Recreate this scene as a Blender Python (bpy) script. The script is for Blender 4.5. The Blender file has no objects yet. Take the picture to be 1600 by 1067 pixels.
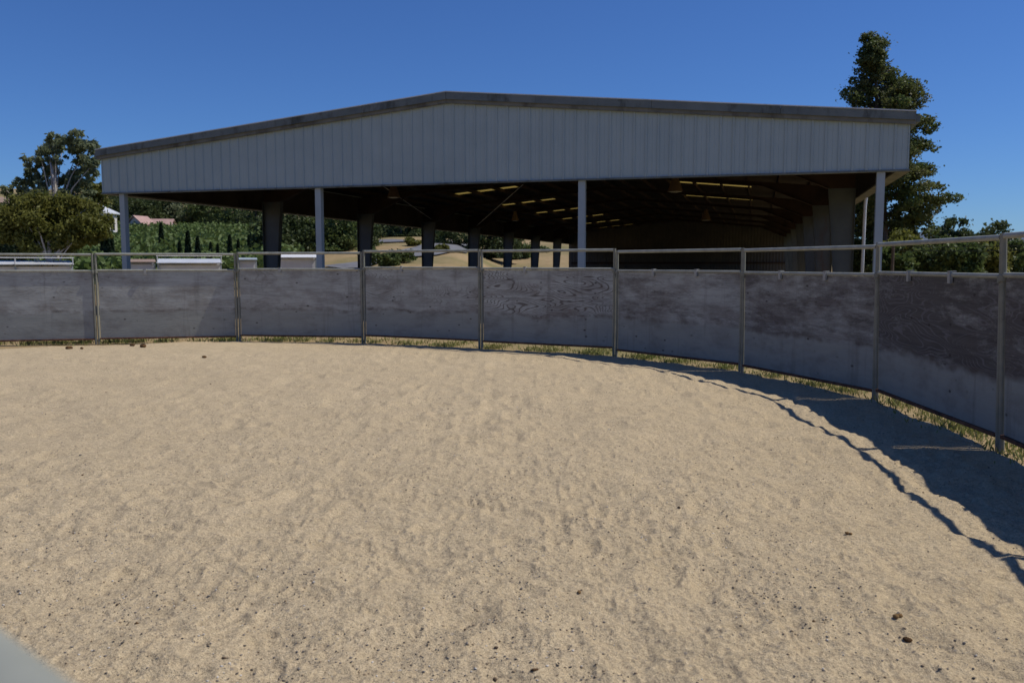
import bpy, math, random
import numpy as np
from mathutils import Vector, Matrix
R = math.radians
random.seed(7)
rng = np.random.default_rng(11)
scene = bpy.context.scene
col = scene.collection

# ------------------------------------------------------------------ camera
CAM_H = 1.4627
cam_d = bpy.data.cameras.new('camera')
cam_d.sensor_width = 36.0
cam_d.lens = 36.0 * 1300.5 / 1600.0
cam_d.clip_start = 0.05
cam_d.clip_end = 9000.0
cam_d.dof.use_dof = True
cam_d.dof.focus_distance = 7.0
cam_d.dof.aperture_fstop = 4.5
cam = bpy.data.objects.new('camera', cam_d)
cam.location = (0, 0, CAM_H)
cam.rotation_euler = (math.pi / 2 - 0.092, 0, 0)
col.objects.link(cam)
scene.camera = cam

# ------------------------------------------------------------------ sky and sun
SUN_EL, SUN_AZ = R(55.5), R(5.0)            # azimuth counted from +X towards +Y
world = bpy.data.worlds.new('World')
scene.world = world
world.use_nodes = True
wn = world.node_tree.nodes
sky = wn.new('ShaderNodeTexSky')
sky.sky_type = 'NISHITA'
sky.sun_disc = False
sky.sun_elevation = SUN_EL
sky.sun_rotation = math.pi / 2 - SUN_AZ
sky.altitude = 0.0
sky.air_density = 1.0
sky.dust_density = 0.0
sky.ozone_density = 6.0
bg = wn['Background']
bg.inputs['Strength'].default_value = 0.073
hs = wn.new('ShaderNodeMix')                     # even white balance over the whole sky
hs.data_type = 'RGBA'; hs.blend_type = 'MULTIPLY'; hs.inputs[0].default_value = 1.0
hs.inputs[7].default_value = (0.60, 0.89, 1.38, 1)
world.node_tree.links.new(sky.outputs[0], hs.inputs[6])
world.node_tree.links.new(hs.outputs[2], bg.inputs['Color'])

sd = bpy.data.lights.new('sun', 'SUN')
sd.energy = 4.4
sd.angle = R(0.53)
sd.color = (1.0, 0.95, 0.86)
sun = bpy.data.objects.new('sun', sd)
S = Vector((math.cos(SUN_EL) * math.cos(SUN_AZ), math.cos(SUN_EL) * math.sin(SUN_AZ), math.sin(SUN_EL)))
sun.rotation_euler = (-S).to_track_quat('-Z', 'Y').to_euler()
sun.location = (30, 0, 40)
col.objects.link(sun)

scene.render.engine = 'CYCLES'
scene.view_settings.view_transform = 'Standard'
scene.view_settings.look = 'None'
scene.view_settings.exposure = -0.17
scene.view_settings.gamma = 1.0
scene.view_settings.use_curve_mapping = False

# ------------------------------------------------------------------ helpers
def tag(o, label=None, cat=None, group=None, kind=None):
    if label: o['label'] = label
    if cat: o['category'] = cat
    if group: o['group'] = group
    if kind: o['kind'] = kind
    return o

def empty(name, loc, rz=0.0, rx=0.0):
    o = bpy.data.objects.new(name, None)
    o.empty_display_size = 0.2
    o.location = loc
    o.rotation_euler = (rx, 0, rz)
    col.objects.link(o)
    return o

def link(name, me, mat=None, parent=None, smooth=False):
    if mat is not None and not me.materials:
        me.materials.append(mat)
    o = bpy.data.objects.new(name, me)
    col.objects.link(o)
    if parent is not None:
        o.parent = parent
    if smooth:
        me.polygons.foreach_set('use_smooth', [True] * len(me.polygons))
    return o

def np_mesh(name, V, Fq):
    """fast mesh from numpy vertices and equal sized faces"""
    me = bpy.data.meshes.new(name)
    V = np.asarray(V, np.float32); Fq = np.asarray(Fq, np.int32)
    n = Fq.shape[1]
    me.vertices.add(len(V)); me.vertices.foreach_set('co', V.ravel())
    me.loops.add(Fq.size); me.loops.foreach_set('vertex_index', Fq.ravel())
    me.polygons.add(len(Fq))
    me.polygons.foreach_set('loop_start', np.arange(0, Fq.size, n, dtype=np.int32))
    try: me.polygons.foreach_set('loop_total', np.full(len(Fq), n, np.int32))
    except Exception: pass
    me.update(calc_edges=True)
    return me

class MB:
    def __init__(s): s.v = []; s.f = []; s.sm = False
    def add(s, vs, fs):
        b = len(s.v); s.v += [tuple(p) for p in vs]; s.f += [tuple(b + i for i in f) for f in fs]
    def box(s, x0, x1, y0, y1, z0, z1):
        s.hexa([(x0,y0,z0),(x1,y0,z0),(x1,y1,z0),(x0,y1,z0)], [(x0,y0,z1),(x1,y0,z1),(x1,y1,z1),(x0,y1,z1)])
    def hexa(s, b4, t4):
        s.add(list(b4) + list(t4), [(3,2,1,0),(4,5,6,7),(0,1,5,4),(1,2,6,5),(2,3,7,6),(3,0,4,7)])
    def tube(s, pts, rad, n=10, cap=True):
        pts = [Vector(p) for p in pts]
        if not isinstance(rad, (list, tuple)): rad = [rad] * len(pts)
        rings = []; up0 = None
        for i, p in enumerate(pts):
            d = (pts[min(i+1, len(pts)-1)] - pts[max(i-1, 0)]).normalized()
            a = Vector((0,0,1)) if abs(d.z) < .95 else Vector((1,0,0))
            u = d.cross(a).normalized(); w = u.cross(d).normalized()
            rings.append([p + (u*math.cos(2*math.pi*k/n) + w*math.sin(2*math.pi*k/n))*rad[i] for k in range(n)])
        b = len(s.v)
        for r in rings: s.v += [tuple(p) for p in r]
        for i in range(len(rings)-1):
            for k in range(n):
                k2 = (k+1) % n
                s.f.append((b+i*n+k, b+i*n+k2, b+(i+1)*n+k2, b+(i+1)*n+k))
        if cap:
            s.f.append(tuple(b+k for k in range(n))[::-1]); e = b+(len(rings)-1)*n
            s.f.append(tuple(e+k for k in range(n)))
    def lathe(s, prof, c=(0,0,0), n=16):
        b = len(s.v)
        for r, z in prof:
            for k in range(n):
                s.v.append((c[0]+r*math.cos(2*math.pi*k/n), c[1]+r*math.sin(2*math.pi*k/n), c[2]+z))
        for i in range(len(prof)-1):
            for k in range(n):
                k2 = (k+1) % n
                s.f.append((b+i*n+k, b+i*n+k2, b+(i+1)*n+k2, b+(i+1)*n+k))
    def mesh(s, name):
        me = bpy.data.meshes.new(name); me.from_pydata(s.v, [], s.f); me.update(); return me
    def build(s, name, mat, parent=None, smooth=False):
        return link(name, s.mesh(name), mat, parent, smooth)

def auto_smooth(me, ang=40):
    me.polygons.foreach_set('use_smooth', [True]*len(me.polygons))
    try: me.set_sharp_from_angle(angle=R(ang))
    except Exception: pass

def vnoise(x, y, seed):
    """value noise, vectorised"""
    g = np.random.default_rng(seed).random((256, 256))
    xi = np.floor(x).astype(int); yi = np.floor(y).astype(int)
    fx = x - xi; fy = y - yi
    fx = fx*fx*(3-2*fx); fy = fy*fy*(3-2*fy)
    a = g[xi & 255, yi & 255]; b = g[(xi+1) & 255, yi & 255]
    c = g[xi & 255, (yi+1) & 255]; d = g[(xi+1) & 255, (yi+1) & 255]
    return (a*(1-fx)+b*fx)*(1-fy) + (c*(1-fx)+d*fx)*fy

# ------------------------------------------------------------------ materials
class NT:
    def __init__(s, name):
        s.m = bpy.data.materials.new(name); s.m.use_nodes = True
        s.t = s.m.node_tree; s.n = s.t.nodes; s.b = s.n['Principled BSDF']; s.out = s.n['Material Output']
    def node(s, typ, **kw):
        x = s.n.new(typ)
        for k, v in kw.items():
            if k.startswith('i_'):
                x.inputs[k[2:].replace('_', ' ')].default_value = v
            else: setattr(x, k, v)
        return x
    def l(s, a, b): s.t.links.new(a, b)
    def coord(s, scale=(1,1,1), kind='Object', loc=(0,0,0)):
        tc = s.node('ShaderNodeTexCoord'); mp = s.node('ShaderNodeMapping')
        mp.inputs['Scale'].default_value = scale; mp.inputs['Location'].default_value = loc
        s.l(tc.outputs[kind], mp.inputs['Vector']); return mp.outputs[0]
    def noise(s, vec, scale, detail=3, rough=.55, dist=0.0):
        x = s.node('ShaderNodeTexNoise'); s.l(vec, x.inputs['Vector'])
        x.inputs['Scale'].default_value = scale; x.inputs['Detail'].default_value = detail
        x.inputs['Roughness'].default_value = rough; x.inputs['Distortion'].default_value = dist
        return x.outputs['Fac']
    def ramp(s, fac, stops):
        x = s.node('ShaderNodeValToRGB'); s.l(fac, x.inputs[0]); e = x.color_ramp.elements
        while len(e) < len(stops): e.new(0.5)
        for q, (p, c) in zip(e, stops):
            q.position = p; q.color = (c, c, c, 1) if not isinstance(c, (tuple, list)) else (*c, 1)
        return x.outputs[0]
    def mix(s, fac, a, b, mode='MIX'):
        x = s.node('ShaderNodeMix', data_type='RGBA', blend_type=mode)
        for sock, v in ((x.inputs[0], fac), (x.inputs[6], a), (x.inputs[7], b)):
            if hasattr(v, 'links'): s.l(v, sock)
            elif isinstance(v, (tuple, list)): sock.default_value = (*v, 1)
            else: sock.default_value = v
        return x.outputs[2]
    def math(s, op, a, b=0.0, clamp=False):
        x = s.node('ShaderNodeMath', operation=op, use_clamp=clamp)
        for sock, v in ((x.inputs[0], a), (x.inputs[1], b)):
            if hasattr(v, 'links'): s.l(v, sock)
            else: sock.default_value = v
        return x.outputs[0]
    def bump(s, h, strength, dist=.01, normal=None):
        x = s.node('ShaderNodeBump'); s.l(h, x.inputs['Height'])
        x.inputs['Strength'].default_value = strength; x.inputs['Distance'].default_value = dist
        if normal is not None: s.l(normal, x.inputs['Normal'])
        return x.outputs[0]
    def fin(s, color=None, rough=.8, normal=None, spec=.3, metal=0.0):
        if color is not None:
            if hasattr(color, 'links'): s.l(color, s.b.inputs['Base Color'])
            else: s.b.inputs['Base Color'].default_value = (*color, 1)
        if hasattr(rough, 'links'): s.l(rough, s.b.inputs['Roughness'])
        else: s.b.inputs['Roughness'].default_value = rough
        s.b.inputs['Specular IOR Level'].default_value = spec
        s.b.inputs['Metallic'].default_value = metal
        if normal is not None: s.l(normal, s.b.inputs['Normal'])
        return s.m

def paint(name, c1, c2, scale=3.0, rough=.55, spec=.35, stain=None, bump=.1):
    t = NT(name); v = t.coord()
    n = t.noise(v, scale, 5, .6)
    c = t.mix(t.ramp(n, [(.35, 0.0), (.65, 1.0)]), c1, c2)
    if stain:
        n2 = t.noise(t.coord((1,1,.35)), stain[1], 6, .7)
        c = t.mix(t.ramp(n2, [(stain[2], 0.0), (stain[2]+.14, 1.0)]), c, stain[0])
    f = t.noise(v, scale*14, 3)
    return t.fin(c, rough, t.bump(f, bump, .004), spec)

M = {}
M['rail'] = paint('rail_paint', (.26,.265,.22), (.37,.37,.31), 6, .5, .4, ((.22,.17,.11), 9, .68))
M['upright'] = paint('upright_paint', (.19,.19,.15), (.27,.265,.21), 5, .6, .3, ((.13,.095,.06), 6, .56))
M['rust'] = paint('rusty_steel', (.10,.045,.028), (.20,.10,.06), 12, .85, .2, ((.05,.03,.025), 6, .55))
M['strap'] = paint('strap_metal', (.32,.32,.29), (.42,.41,.38), 10, .5)
M['fascia'] = paint('fascia_paint', (.355,.425,.43), (.395,.465,.465), .9, .5, .3, ((.30,.345,.345), 1.3, .66), .04)
M['trim'] = paint('rake_trim_paint', (.105,.125,.125), (.165,.185,.18), 1.6, .5, .35, ((.05,.052,.04), 1.7, .53), .05)
M['trim_low'] = paint('trim_strip_paint', (.14,.138,.115), (.20,.195,.165), 2.2, .6, .3, ((.075,.068,.052), 2.0, .52), .05)
M['post'] = paint('post_paint', (.33,.38,.40), (.38,.43,.45), 1.5, .5, .3, ((.25,.25,.26), 2.0, .62), .04)
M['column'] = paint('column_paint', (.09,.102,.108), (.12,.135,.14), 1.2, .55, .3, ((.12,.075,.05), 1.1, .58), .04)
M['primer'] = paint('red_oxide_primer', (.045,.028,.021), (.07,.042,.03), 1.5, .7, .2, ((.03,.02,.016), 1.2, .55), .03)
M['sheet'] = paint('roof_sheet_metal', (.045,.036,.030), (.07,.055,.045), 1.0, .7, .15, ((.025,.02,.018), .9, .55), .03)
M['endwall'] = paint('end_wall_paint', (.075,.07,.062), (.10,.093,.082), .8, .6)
M['white'] = paint('white_paint', (.66,.66,.65), (.78,.78,.77), 2, .45)
M['lamp'] = paint('lamp_housing', (.11,.07,.04), (.15,.095,.055), 5, .5)
M['glass'] = NT('dark_glass').fin((.02,.025,.03), .08, None, .5)
M['tyre'] = NT('tyre_rubber').fin((.02,.02,.02), .8)
M['lens'] = NT('lamp_lens').fin((.75,.70,.55), .3)
M['galv'] = paint('galvanised_roof', (.52,.54,.55), (.68,.69,.70), 1.4, .4, .5, ((.28,.25,.22), 1.3, .62), .05)
M['brown_roof'] = paint('brown_tile_roof', (.24,.17,.13), (.33,.24,.19), 2, .8)
M['pink_roof'] = paint('terracotta_roof', (.36,.23,.20), (.45,.30,.26), 1.2, .8)
M['stucco'] = paint('stucco', (.58,.54,.48), (.68,.64,.58), 1.2, .85)
M['asphalt'] = paint('asphalt', (.13,.13,.14), (.19,.19,.20), .8, .9, .2)
M['bark'] = paint('bark', (.10,.075,.055), (.18,.14,.11), 9, .9, .1, None, .6)
M['bark_pale'] = paint('pale_bark', (.38,.33,.28), (.55,.50,.45), 5, .85, .15, ((.18,.14,.11), 4, .58), .4)
M['wire'] = NT('dark_wire').fin((.03,.03,.03), .6)
M['dung'] = paint('dry_dung', (.06,.035,.018), (.15,.085,.04), 22, .95, .1, None, 1.0)
M['dung_tan'] = paint('tan_dung', (.20,.12,.05), (.30,.19,.09), 22, .95, .1, None, 1.0)

def skylight_mat():
    t = NT('translucent_skylight')
    tr = t.node('ShaderNodeBsdfTranslucent'); df = t.node('ShaderNodeBsdfDiffuse')
    n = t.noise(t.coord(), 1.5, 4)
    c = t.mix(n, (.52,.43,.20), (.64,.55,.29))
    t.l(c, tr.inputs[0]); t.l(c, df.inputs[0])
    mx = t.node('ShaderNodeMixShader'); mx.inputs[0].default_value = .75
    t.l(df.outputs[0], mx.inputs[1]); t.l(tr.outputs[0], mx.inputs[2]); t.l(mx.outputs[0], t.out.inputs[0])
    return t.m
M['skylight'] = skylight_mat()

def leaf_mat(name, ca, cb, cc, trans=.25):
    t = NT(name)
    g = t.node('ShaderNodeNewGeometry')
    c = t.ramp(g.outputs['Random Per Island'], [(0.0, ca), (.55, cb), (.92, cb), (1.0, cc)])
    n = t.noise(t.coord(), .5, 3)
    c = t.mix(t.ramp(n, [(.35, 0.0), (.7, .55)]), c, cc)
    df = t.b; t.l(c, df.inputs['Base Color']); df.inputs['Roughness'].default_value = .55
    df.inputs['Specular IOR Level'].default_value = .25
    tr = t.node('ShaderNodeBsdfTranslucent'); t.l(c, tr.inputs[0])
    mx = t.node('ShaderNodeMixShader'); mx.inputs[0].default_value = trans
    t.l(df.outputs[0], mx.inputs[1]); t.l(tr.outputs[0], mx.inputs[2]); t.l(mx.outputs[0], t.out.inputs[0])
    return t.m
M['leaf_dark'] = leaf_mat('dark_foliage', (.042,.062,.022), (.062,.090,.032), (.10,.115,.038), .35)
M['leaf_mid'] = leaf_mat('mid_foliage', (.065,.10,.030), (.095,.14,.042), (.15,.17,.055), .35)
M['leaf_euc'] = leaf_mat('grey_green_foliage', (.14,.18,.095), (.20,.24,.135), (.27,.28,.15), .5)
M['leaf_olive'] = leaf_mat('olive_yellow_foliage', (.10,.115,.024), (.16,.17,.036), (.23,.21,.05), .45)
M['leaf_tall'] = leaf_mat('bronze_green_foliage', (.058,.095,.028), (.105,.150,.042), (.19,.16,.06), .42)
M['leaf_cyp'] = leaf_mat('cypress_foliage', (.014,.028,.014), (.022,.042,.018), (.035,.055,.022), .1)
M['leaf_crop'] = leaf_mat('crop_foliage', (.070,.115,.030), (.105,.165,.044), (.165,.20,.065), .3)
M['weed'] = leaf_mat('weed_blades', (.10,.14,.03), (.22,.24,.07), (.42,.36,.16), .3)

def sand_mat():
    t = NT('arena_sand'); v = t.coord()
    big = t.noise(v, .35, 4, .6); mid = t.noise(v, 2.6, 6, .68)
    n1 = t.noise(v, 14.0, 4, .65); fine = t.noise(v, 45.0, 4, .75); grain = t.noise(v, 130.0, 3, .8)
    c = t.mix(t.ramp(mid, [(.30, 0.0), (.70, 1.0)]), (.55,.435,.272), (.625,.50,.32))
    c = t.mix(t.ramp(big, [(.42, 0.0), (.66, .35)]), c, (.475,.375,.23))
    c = t.mix(t.ramp(n1, [(.34, .35), (.50, 0.0)]), c, (.44,.35,.21))
    c = t.mix(t.ramp(fine, [(.36, .8), (.49, 0.0)]), c, (.37,.285,.185))
    c = t.mix(t.ramp(fine, [(.54, 0.0), (.72, .75)]), c, (.76,.62,.41))
    c = t.mix(t.ramp(grain, [(.40, .7), (.52, 0.0)]), c, (.31,.24,.16))
    drift = t.ramp(t.noise(v, 4.2, 5, .7), [(.44, 0.0), (.62, 1.0)])
    for sc_, lo in ((26.0, .66), (48.0, .45), (90.0, .30)):
        vo = t.node('ShaderNodeTexVoronoi'); t.l(v, vo.inputs['Vector']); vo.inputs['Scale'].default_value = sc_
        sp = t.ramp(vo.outputs['Distance'], [(.17, 1.0), (.27, 0.0)])
        sc = t.node('ShaderNodeSeparateColor'); t.l(vo.outputs['Color'], sc.inputs[0])
        pick = t.ramp(sc.outputs[0], [(lo, 0.0), (lo+.04, 1.0)])
        tone = t.mix(t.ramp(sc.outputs[1], [(.0, 0.0), (1.0, 1.0)]), (.06,.055,.05), (.34,.30,.25))
        f = t.math('MULTIPLY', t.math('MULTIPLY', sp, pick), t.math('ADD', t.math('MULTIPLY', drift, .5), .30))
        c = t.mix(f, c, tone)
    b0 = t.bump(t.noise(t.coord((.75,1.25,1)), 6.5, 4, .6), .3, .06)
    b0 = t.bump(n1, .4, .035, b0)
    b1 = t.bump(fine, .8, .018, b0)
    b2 = t.bump(grain, .7, .007, b1)
    return t.fin(c, .95, b2, .12)
M['sand'] = sand_mat()

def ground_mat():
    t = NT('dry_ground'); v = t.coord()
    n1 = t.noise(v, .05, 5, .6); n2 = t.noise(v, 1.2, 6, .7)
    c = t.mix(t.ramp(n2, [(.3, 0.0), (.7, 1.0)]), (.25,.18,.095), (.37,.275,.15))
    c = t.mix(t.ramp(n1, [(.46, 0.0), (.62, .8)]), c, (.14,.14,.055))
    return t.fin(c, .95, t.bump(t.noise(v, 6, 5), .5, .05), .1)
M['ground'] = ground_mat()
M['mountain'] = paint('chaparral_haze_blue', (.085,.115,.165), (.115,.145,.20), .004, .95, .05)  # blue of the distant haze is mixed into the hill colour

def ply_mat(name, seed, worn, lines, brown, band=.60, light=0.0, cover=.47, freq=150.0):
    """weathered painted plywood. worn: share of bare wood, lines: strength of the grain, brown: bare wood colour"""
    t = NT(name); off = (seed*7.31, seed*3.17, seed*5.77)
    v = t.coord((1,1,1), 'Object', off)
    obj = t.node('ShaderNodeTexCoord'); sx = t.node('ShaderNodeSeparateXYZ'); t.l(obj.outputs['Object'], sx.inputs[0])
    z = sx.outputs[2]
    vs = t.coord((.55,1,2.4), 'Object', off)                     # stretched along the sheet
    streak = t.noise(t.coord((.22,1,5.5), 'Object', off), 6.0, 6, .72)
    a = .29 + light
    base = t.mix(t.ramp(t.noise(vs, 2.2, 6, .65), [(.3, 0.0), (.7, 1.0)]), (a*.86,a*.885,a*.82), (a*1.25,a*1.28,a*1.19))
    base = t.mix(t.ramp(streak, [(.50, 0.0), (.70, .45)]), base, (.16,.15,.135))
    dirt = t.noise(t.coord((.8,1,1.6), 'Object', off), 2.6, 6, .66)
    base = t.mix(t.ramp(dirt, [(.44, 0.0), (.72, .75)]), base, (.18,.155,.135))
    # rotary-cut grain: contours of a smooth field, flat and long
    fld = t.noise(t.coord((.42,1,1.9), 'Object', off), 1.5, 2.0, .42, .35)
    wob = t.math('MULTIPLY', t.math('SUBTRACT', streak, .5), 3.0)
    con = t.math('SINE', t.math('ADD', t.math('MULTIPLY', fld, freq), wob))
    line = t.ramp(con, [(.50, 0.0), (.95, 1.0)])
    wn_ = t.noise(t.coord((.62,1,2.5), 'Object', (off[0]+3, off[1], off[2]+9)), 1.9, 9, .80)
    wornmask = t.ramp(wn_, [(.66-worn*.40, 0.0), (.82-worn*.40, 1.0)])
    edge = t.math('ADD', z, t.math('MULTIPLY', t.math('SUBTRACT', t.noise(v, 1.6, 5, .65), .5), .22))
    above = t.ramp(t.math('ADD', t.math('MULTIPLY', t.math('SUBTRACT', edge, band), 7.0), .5), [(.2, 0.0), (.8, 1.0)])
    wood = t.mix(t.ramp(streak, [(.35, 0.0), (.68, 1.0)]), tuple(q*.72 for q in brown), tuple(q*1.45 for q in brown))
    c = t.mix(t.math('MULTIPLY', t.math('MULTIPLY', wornmask, above), .88), base, wood)
    patch = t.ramp(t.noise(t.coord((.8,1,1.5), 'Object', (off[0]+13, off[1], off[2]+5)), 1.5, 3, .5), [(cover, 0.0), (cover+.13, 1.0)])
    lm = t.math('MULTIPLY', t.math('MULTIPLY', line, lines), t.math('MULTIPLY', above, patch))
    c = t.mix(lm, c, (.085,.062,.05) if worn <= .6 else (.19,.18,.185))
    fg = t.noise(t.coord((.9,1,26.0), 'Object', off), 5.0, 5, .75)
    c = t.mix(t.ramp(fg, [(.52, 0.0), (.72, .42)]), c, (.10,.088,.08))
    sf = t.noise(t.coord((1.6,1,7.0), 'Object', (off[0]+31, off[1], off[2]+2)), 3.2, 7, .78)
    c = t.mix(t.ramp(sf, [(.60, 0.0), (.74, .5)]), c, (.42,.41,.40))
    # splash coat on the lower third
    low = t.mix(t.noise(vs, 3.0, 6, .65), (.22,.232,.215), (.34,.352,.32))
    low = t.mix(t.ramp(dirt, [(.5, 0.0), (.75, .6)]), low, (.13,.12,.115))
    c = t.mix(t.math('MULTIPLY', t.math('SUBTRACT', 1.0, above), .85), c, low)
    d = t.math('ABSOLUTE', t.math('SUBTRACT', edge, band+.02))
    tl = t.math('MULTIPLY', t.ramp(d, [(0.0, .8), (.05, 0.0)]), t.ramp(t.noise(v, 4.0, 5), [(.4, 0.0), (.65, 1.0)]))
    c = t.mix(tl, c, (.10,.08,.065))
    st = t.noise(t.coord((3.5,1,.30), 'Object', off), 1.6, 5, .65)
    c = t.mix(t.ramp(st, [(.58, 0.0), (.78, .55)]), c, (.12,.105,.09))
    vo = t.node('ShaderNodeTexVoronoi'); t.l(t.coord((1,1,1.7), 'Object', off), vo.inputs['Vector']); vo.inputs['Scale'].default_value = 5.0
    sc = t.node('ShaderNodeSeparateColor'); t.l(vo.outputs['Color'], sc.inputs[0])
    k = t.math('MULTIPLY', t.ramp(vo.outputs['Distance'], [(.06, 1.0), (.15, 0.0)]), t.ramp(sc.outputs[0], [(.35, 0.0), (.8, .9)]))
    c = t.mix(k, c, (.06,.05,.045))
    bm = t.bump(con, .10, .003); bm = t.bump(t.noise(vs, 30, 4), .25, .004, bm)
    return t.fin(c, .85, bm, .12)

# ------------------------------------------------------------------ layout of the pen (post feet, metres)
POSTS = [(-12.54, 14.10), (-10.18, 14.95), (-7.738, 15.48), (-5.27, 15.988), (-2.792, 15.626), (-0.548, 14.548), (1.668, 13.386),
         (3.162, 11.39), (3.976, 9.006), (3.875, 6.505), (3.58, 4.03), (3.16, 1.57)]

# ------------------------------------------------------------------ terrain
def az_of_px(px): return math.atan((px - 800) / 1300.5)
TPX = [-1200, -300, 0, 300, 430, 560, 620, 700, 800, 890, 980, 1100, 1400, 2400]
TD = [0, 40, 60, 70, 85, 100, 125, 150, 200, 300, 400, 700, 1200, 3000]
flat = [0,0,0,0,0,0,0,0,0,0,0,0,0,0]
left = [0,0,0,.3,.9,1.9,3.6,5.4,8.4,15,24,56,75,90]
mid_ = [0,0,.5,1.2,2.4,3.6,5.0,6.5,9.5,15,22,40,60,80]
road_ = [0,0,1.0,1.9,2.9,4.0,5.6,7.4,10.5,16,20,34,50,70]
far_ = [0,0,0,0,0,1.6,4.0,5.6,8.5,12,15,22,30,40]
TZ = np.array([left, left, left, left, [a*.5+b*.5 for a, b in zip(left, mid_)], mid_, road_, road_, far_, far_, [x*.4 for x in far_], flat, flat, flat], float)
TAZ = np.array([az_of_px(p) for p in TPX])
def terr(x, y):
    x = np.asarray(x, float); y = np.asarray(y, float)
    d = np.hypot(x, y); a = np.arctan2(x, y)
    ia = np.clip(np.searchsorted(TAZ, a) - 1, 0, len(TAZ)-2); fa = np.clip((a - TAZ[ia]) / (TAZ[ia+1]-TAZ[ia]), 0, 1)
    fa = fa*fa*(3-2*fa)
    td = np.array(TD, float)
    i = np.clip(np.searchsorted(td, d) - 1, 0, len(td)-2); f = np.clip((d - td[i]) / (td[i+1]-td[i]), 0, 1)
    z0 = TZ[ia, i]*(1-f) + TZ[ia, i+1]*f; z1 = TZ[ia+1, i]*(1-f) + TZ[ia+1, i+1]*f
    z = z0*(1-fa) + z1*fa
    amp = np.clip((d-55)/200, 0, 1)
    return z + amp*(vnoise(x*.03+50, y*.03+50, 5)-.5)*3.0
def at(px, d):
    a = az_of_px(px); return (d*math.sin(a), d*math.cos(a))
def on(px, d):
    x, y = at(px, d); return (x, y, float(terr(x, y)))

azs = np.radians(np.concatenate([np.linspace(-180, -46, 40, endpoint=False), np.linspace(-46, 46, 230), np.linspace(47, 180, 40)]))
rs = np.concatenate([[0.0], np.linspace(3, 60, 24), np.linspace(62, 200, 56), np.geomspace(205, 6000, 45)])
A, D = np.meshgrid(azs, rs, indexing='ij')
X = D*np.sin(A); Y = D*np.cos(A); Z = terr(X, Y) - .028
Z += np.where((D < 60) & (D > 4), (vnoise(X*1.3+40, Y*1.3+40, 3)-.5)*.012, 0)
na, nr = A.shape
idx = np.arange(na*nr).reshape(na, nr)
Fq = np.stack([idx[:-1,:-1], idx[1:,:-1], idx[1:,1:], idx[:-1,1:]], -1).reshape(-1, 4)[:, ::-1]
gm = np_mesh('ground', np.stack([X, Y, Z], -1).reshape(-1, 3), Fq)
tag(link('ground', gm, M['ground'], None, True), kind='structure')

# distant range on the right
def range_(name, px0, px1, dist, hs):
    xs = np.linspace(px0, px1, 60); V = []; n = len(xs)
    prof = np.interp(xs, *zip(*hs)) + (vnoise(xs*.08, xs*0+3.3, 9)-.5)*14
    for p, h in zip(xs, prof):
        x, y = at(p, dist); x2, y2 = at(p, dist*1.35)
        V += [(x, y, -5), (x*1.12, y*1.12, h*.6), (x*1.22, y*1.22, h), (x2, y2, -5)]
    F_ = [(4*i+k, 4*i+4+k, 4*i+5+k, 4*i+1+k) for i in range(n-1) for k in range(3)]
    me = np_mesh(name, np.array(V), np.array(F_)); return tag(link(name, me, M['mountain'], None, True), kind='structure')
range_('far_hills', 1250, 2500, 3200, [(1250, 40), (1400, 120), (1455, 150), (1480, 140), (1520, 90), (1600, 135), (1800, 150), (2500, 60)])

# driveway climbing the bank
def strip(name, path, w, lift=.05):
    pts = [Vector((*at(p, d), 0)) for p, d in path]
    dense = []
    for i in range(len(pts)-1):
        for k in range(12): dense.append(pts[i].lerp(pts[i+1], k/12))
    dense.append(pts[-1]); V = []
    for i, p in enumerate(dense):
        t = (dense[min(i+1, len(dense)-1)] - dense[max(0, i-1)]).normalized(); nrm = Vector((-t.y, t.x, 0))
        for s in (-.5, -.17, .17, .5):
            q = p + nrm*w*s; V.append((q.x, q.y, float(terr(q.x, q.y)) + lift))
    F_ = [(4*i+k, 4*i+k+1, 4*i+5+k, 4*i+4+k) for i in range(len(dense)-1) for k in range(3)]
    return tag(link(name, np_mesh(name, np.array(V), np.array(F_)), M['asphalt'], None, True), kind='structure')
strip('road', [(520, 72), (570, 73), (640, 78), (690, 92), (712, 112)], 5.5, .12)
strip('road', [(540, 112), (585, 108), (640, 104)], 6.5, .14)

# ------------------------------------------------------------------ sand floor of the pen
P2 = [Vector(p) for p in POSTS]
def fence_dist(a):
    d = Vector((math.sin(a), math.cos(a))); best = 60.0
    for p, q in zip(P2[:-1], P2[1:]):
        e = q - p; den = d.x*e.y - d.y*e.x
        if abs(den) < 1e-9: continue
        t = (p.x*e.y - p.y*e.x) / den; u = (p.x*d.y - p.y*d.x) / den
        if t > 0 and -0.0001 <= u <= 1.0001: best = min(best, t)
    return best
sa = np.radians(np.concatenate([np.linspace(-62, -38, 60, endpoint=False), np.linspace(-38, 38, 880), np.linspace(38.3, 64, 60)]))
rf = np.array([min(fence_dist(a), 17.0) for a in sa])
rf = rf - .02 - .14*vnoise(sa*40+5, sa*0+2.2, 21) - .10*vnoise(sa*160+5, sa*0+2.2, 22)
NR = 640; RMIN = .5
w = np.linspace(0, 1, NR)
inv = (1/RMIN)*(1-w)[None] + (1/rf)[:, None]*w[None]
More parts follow.
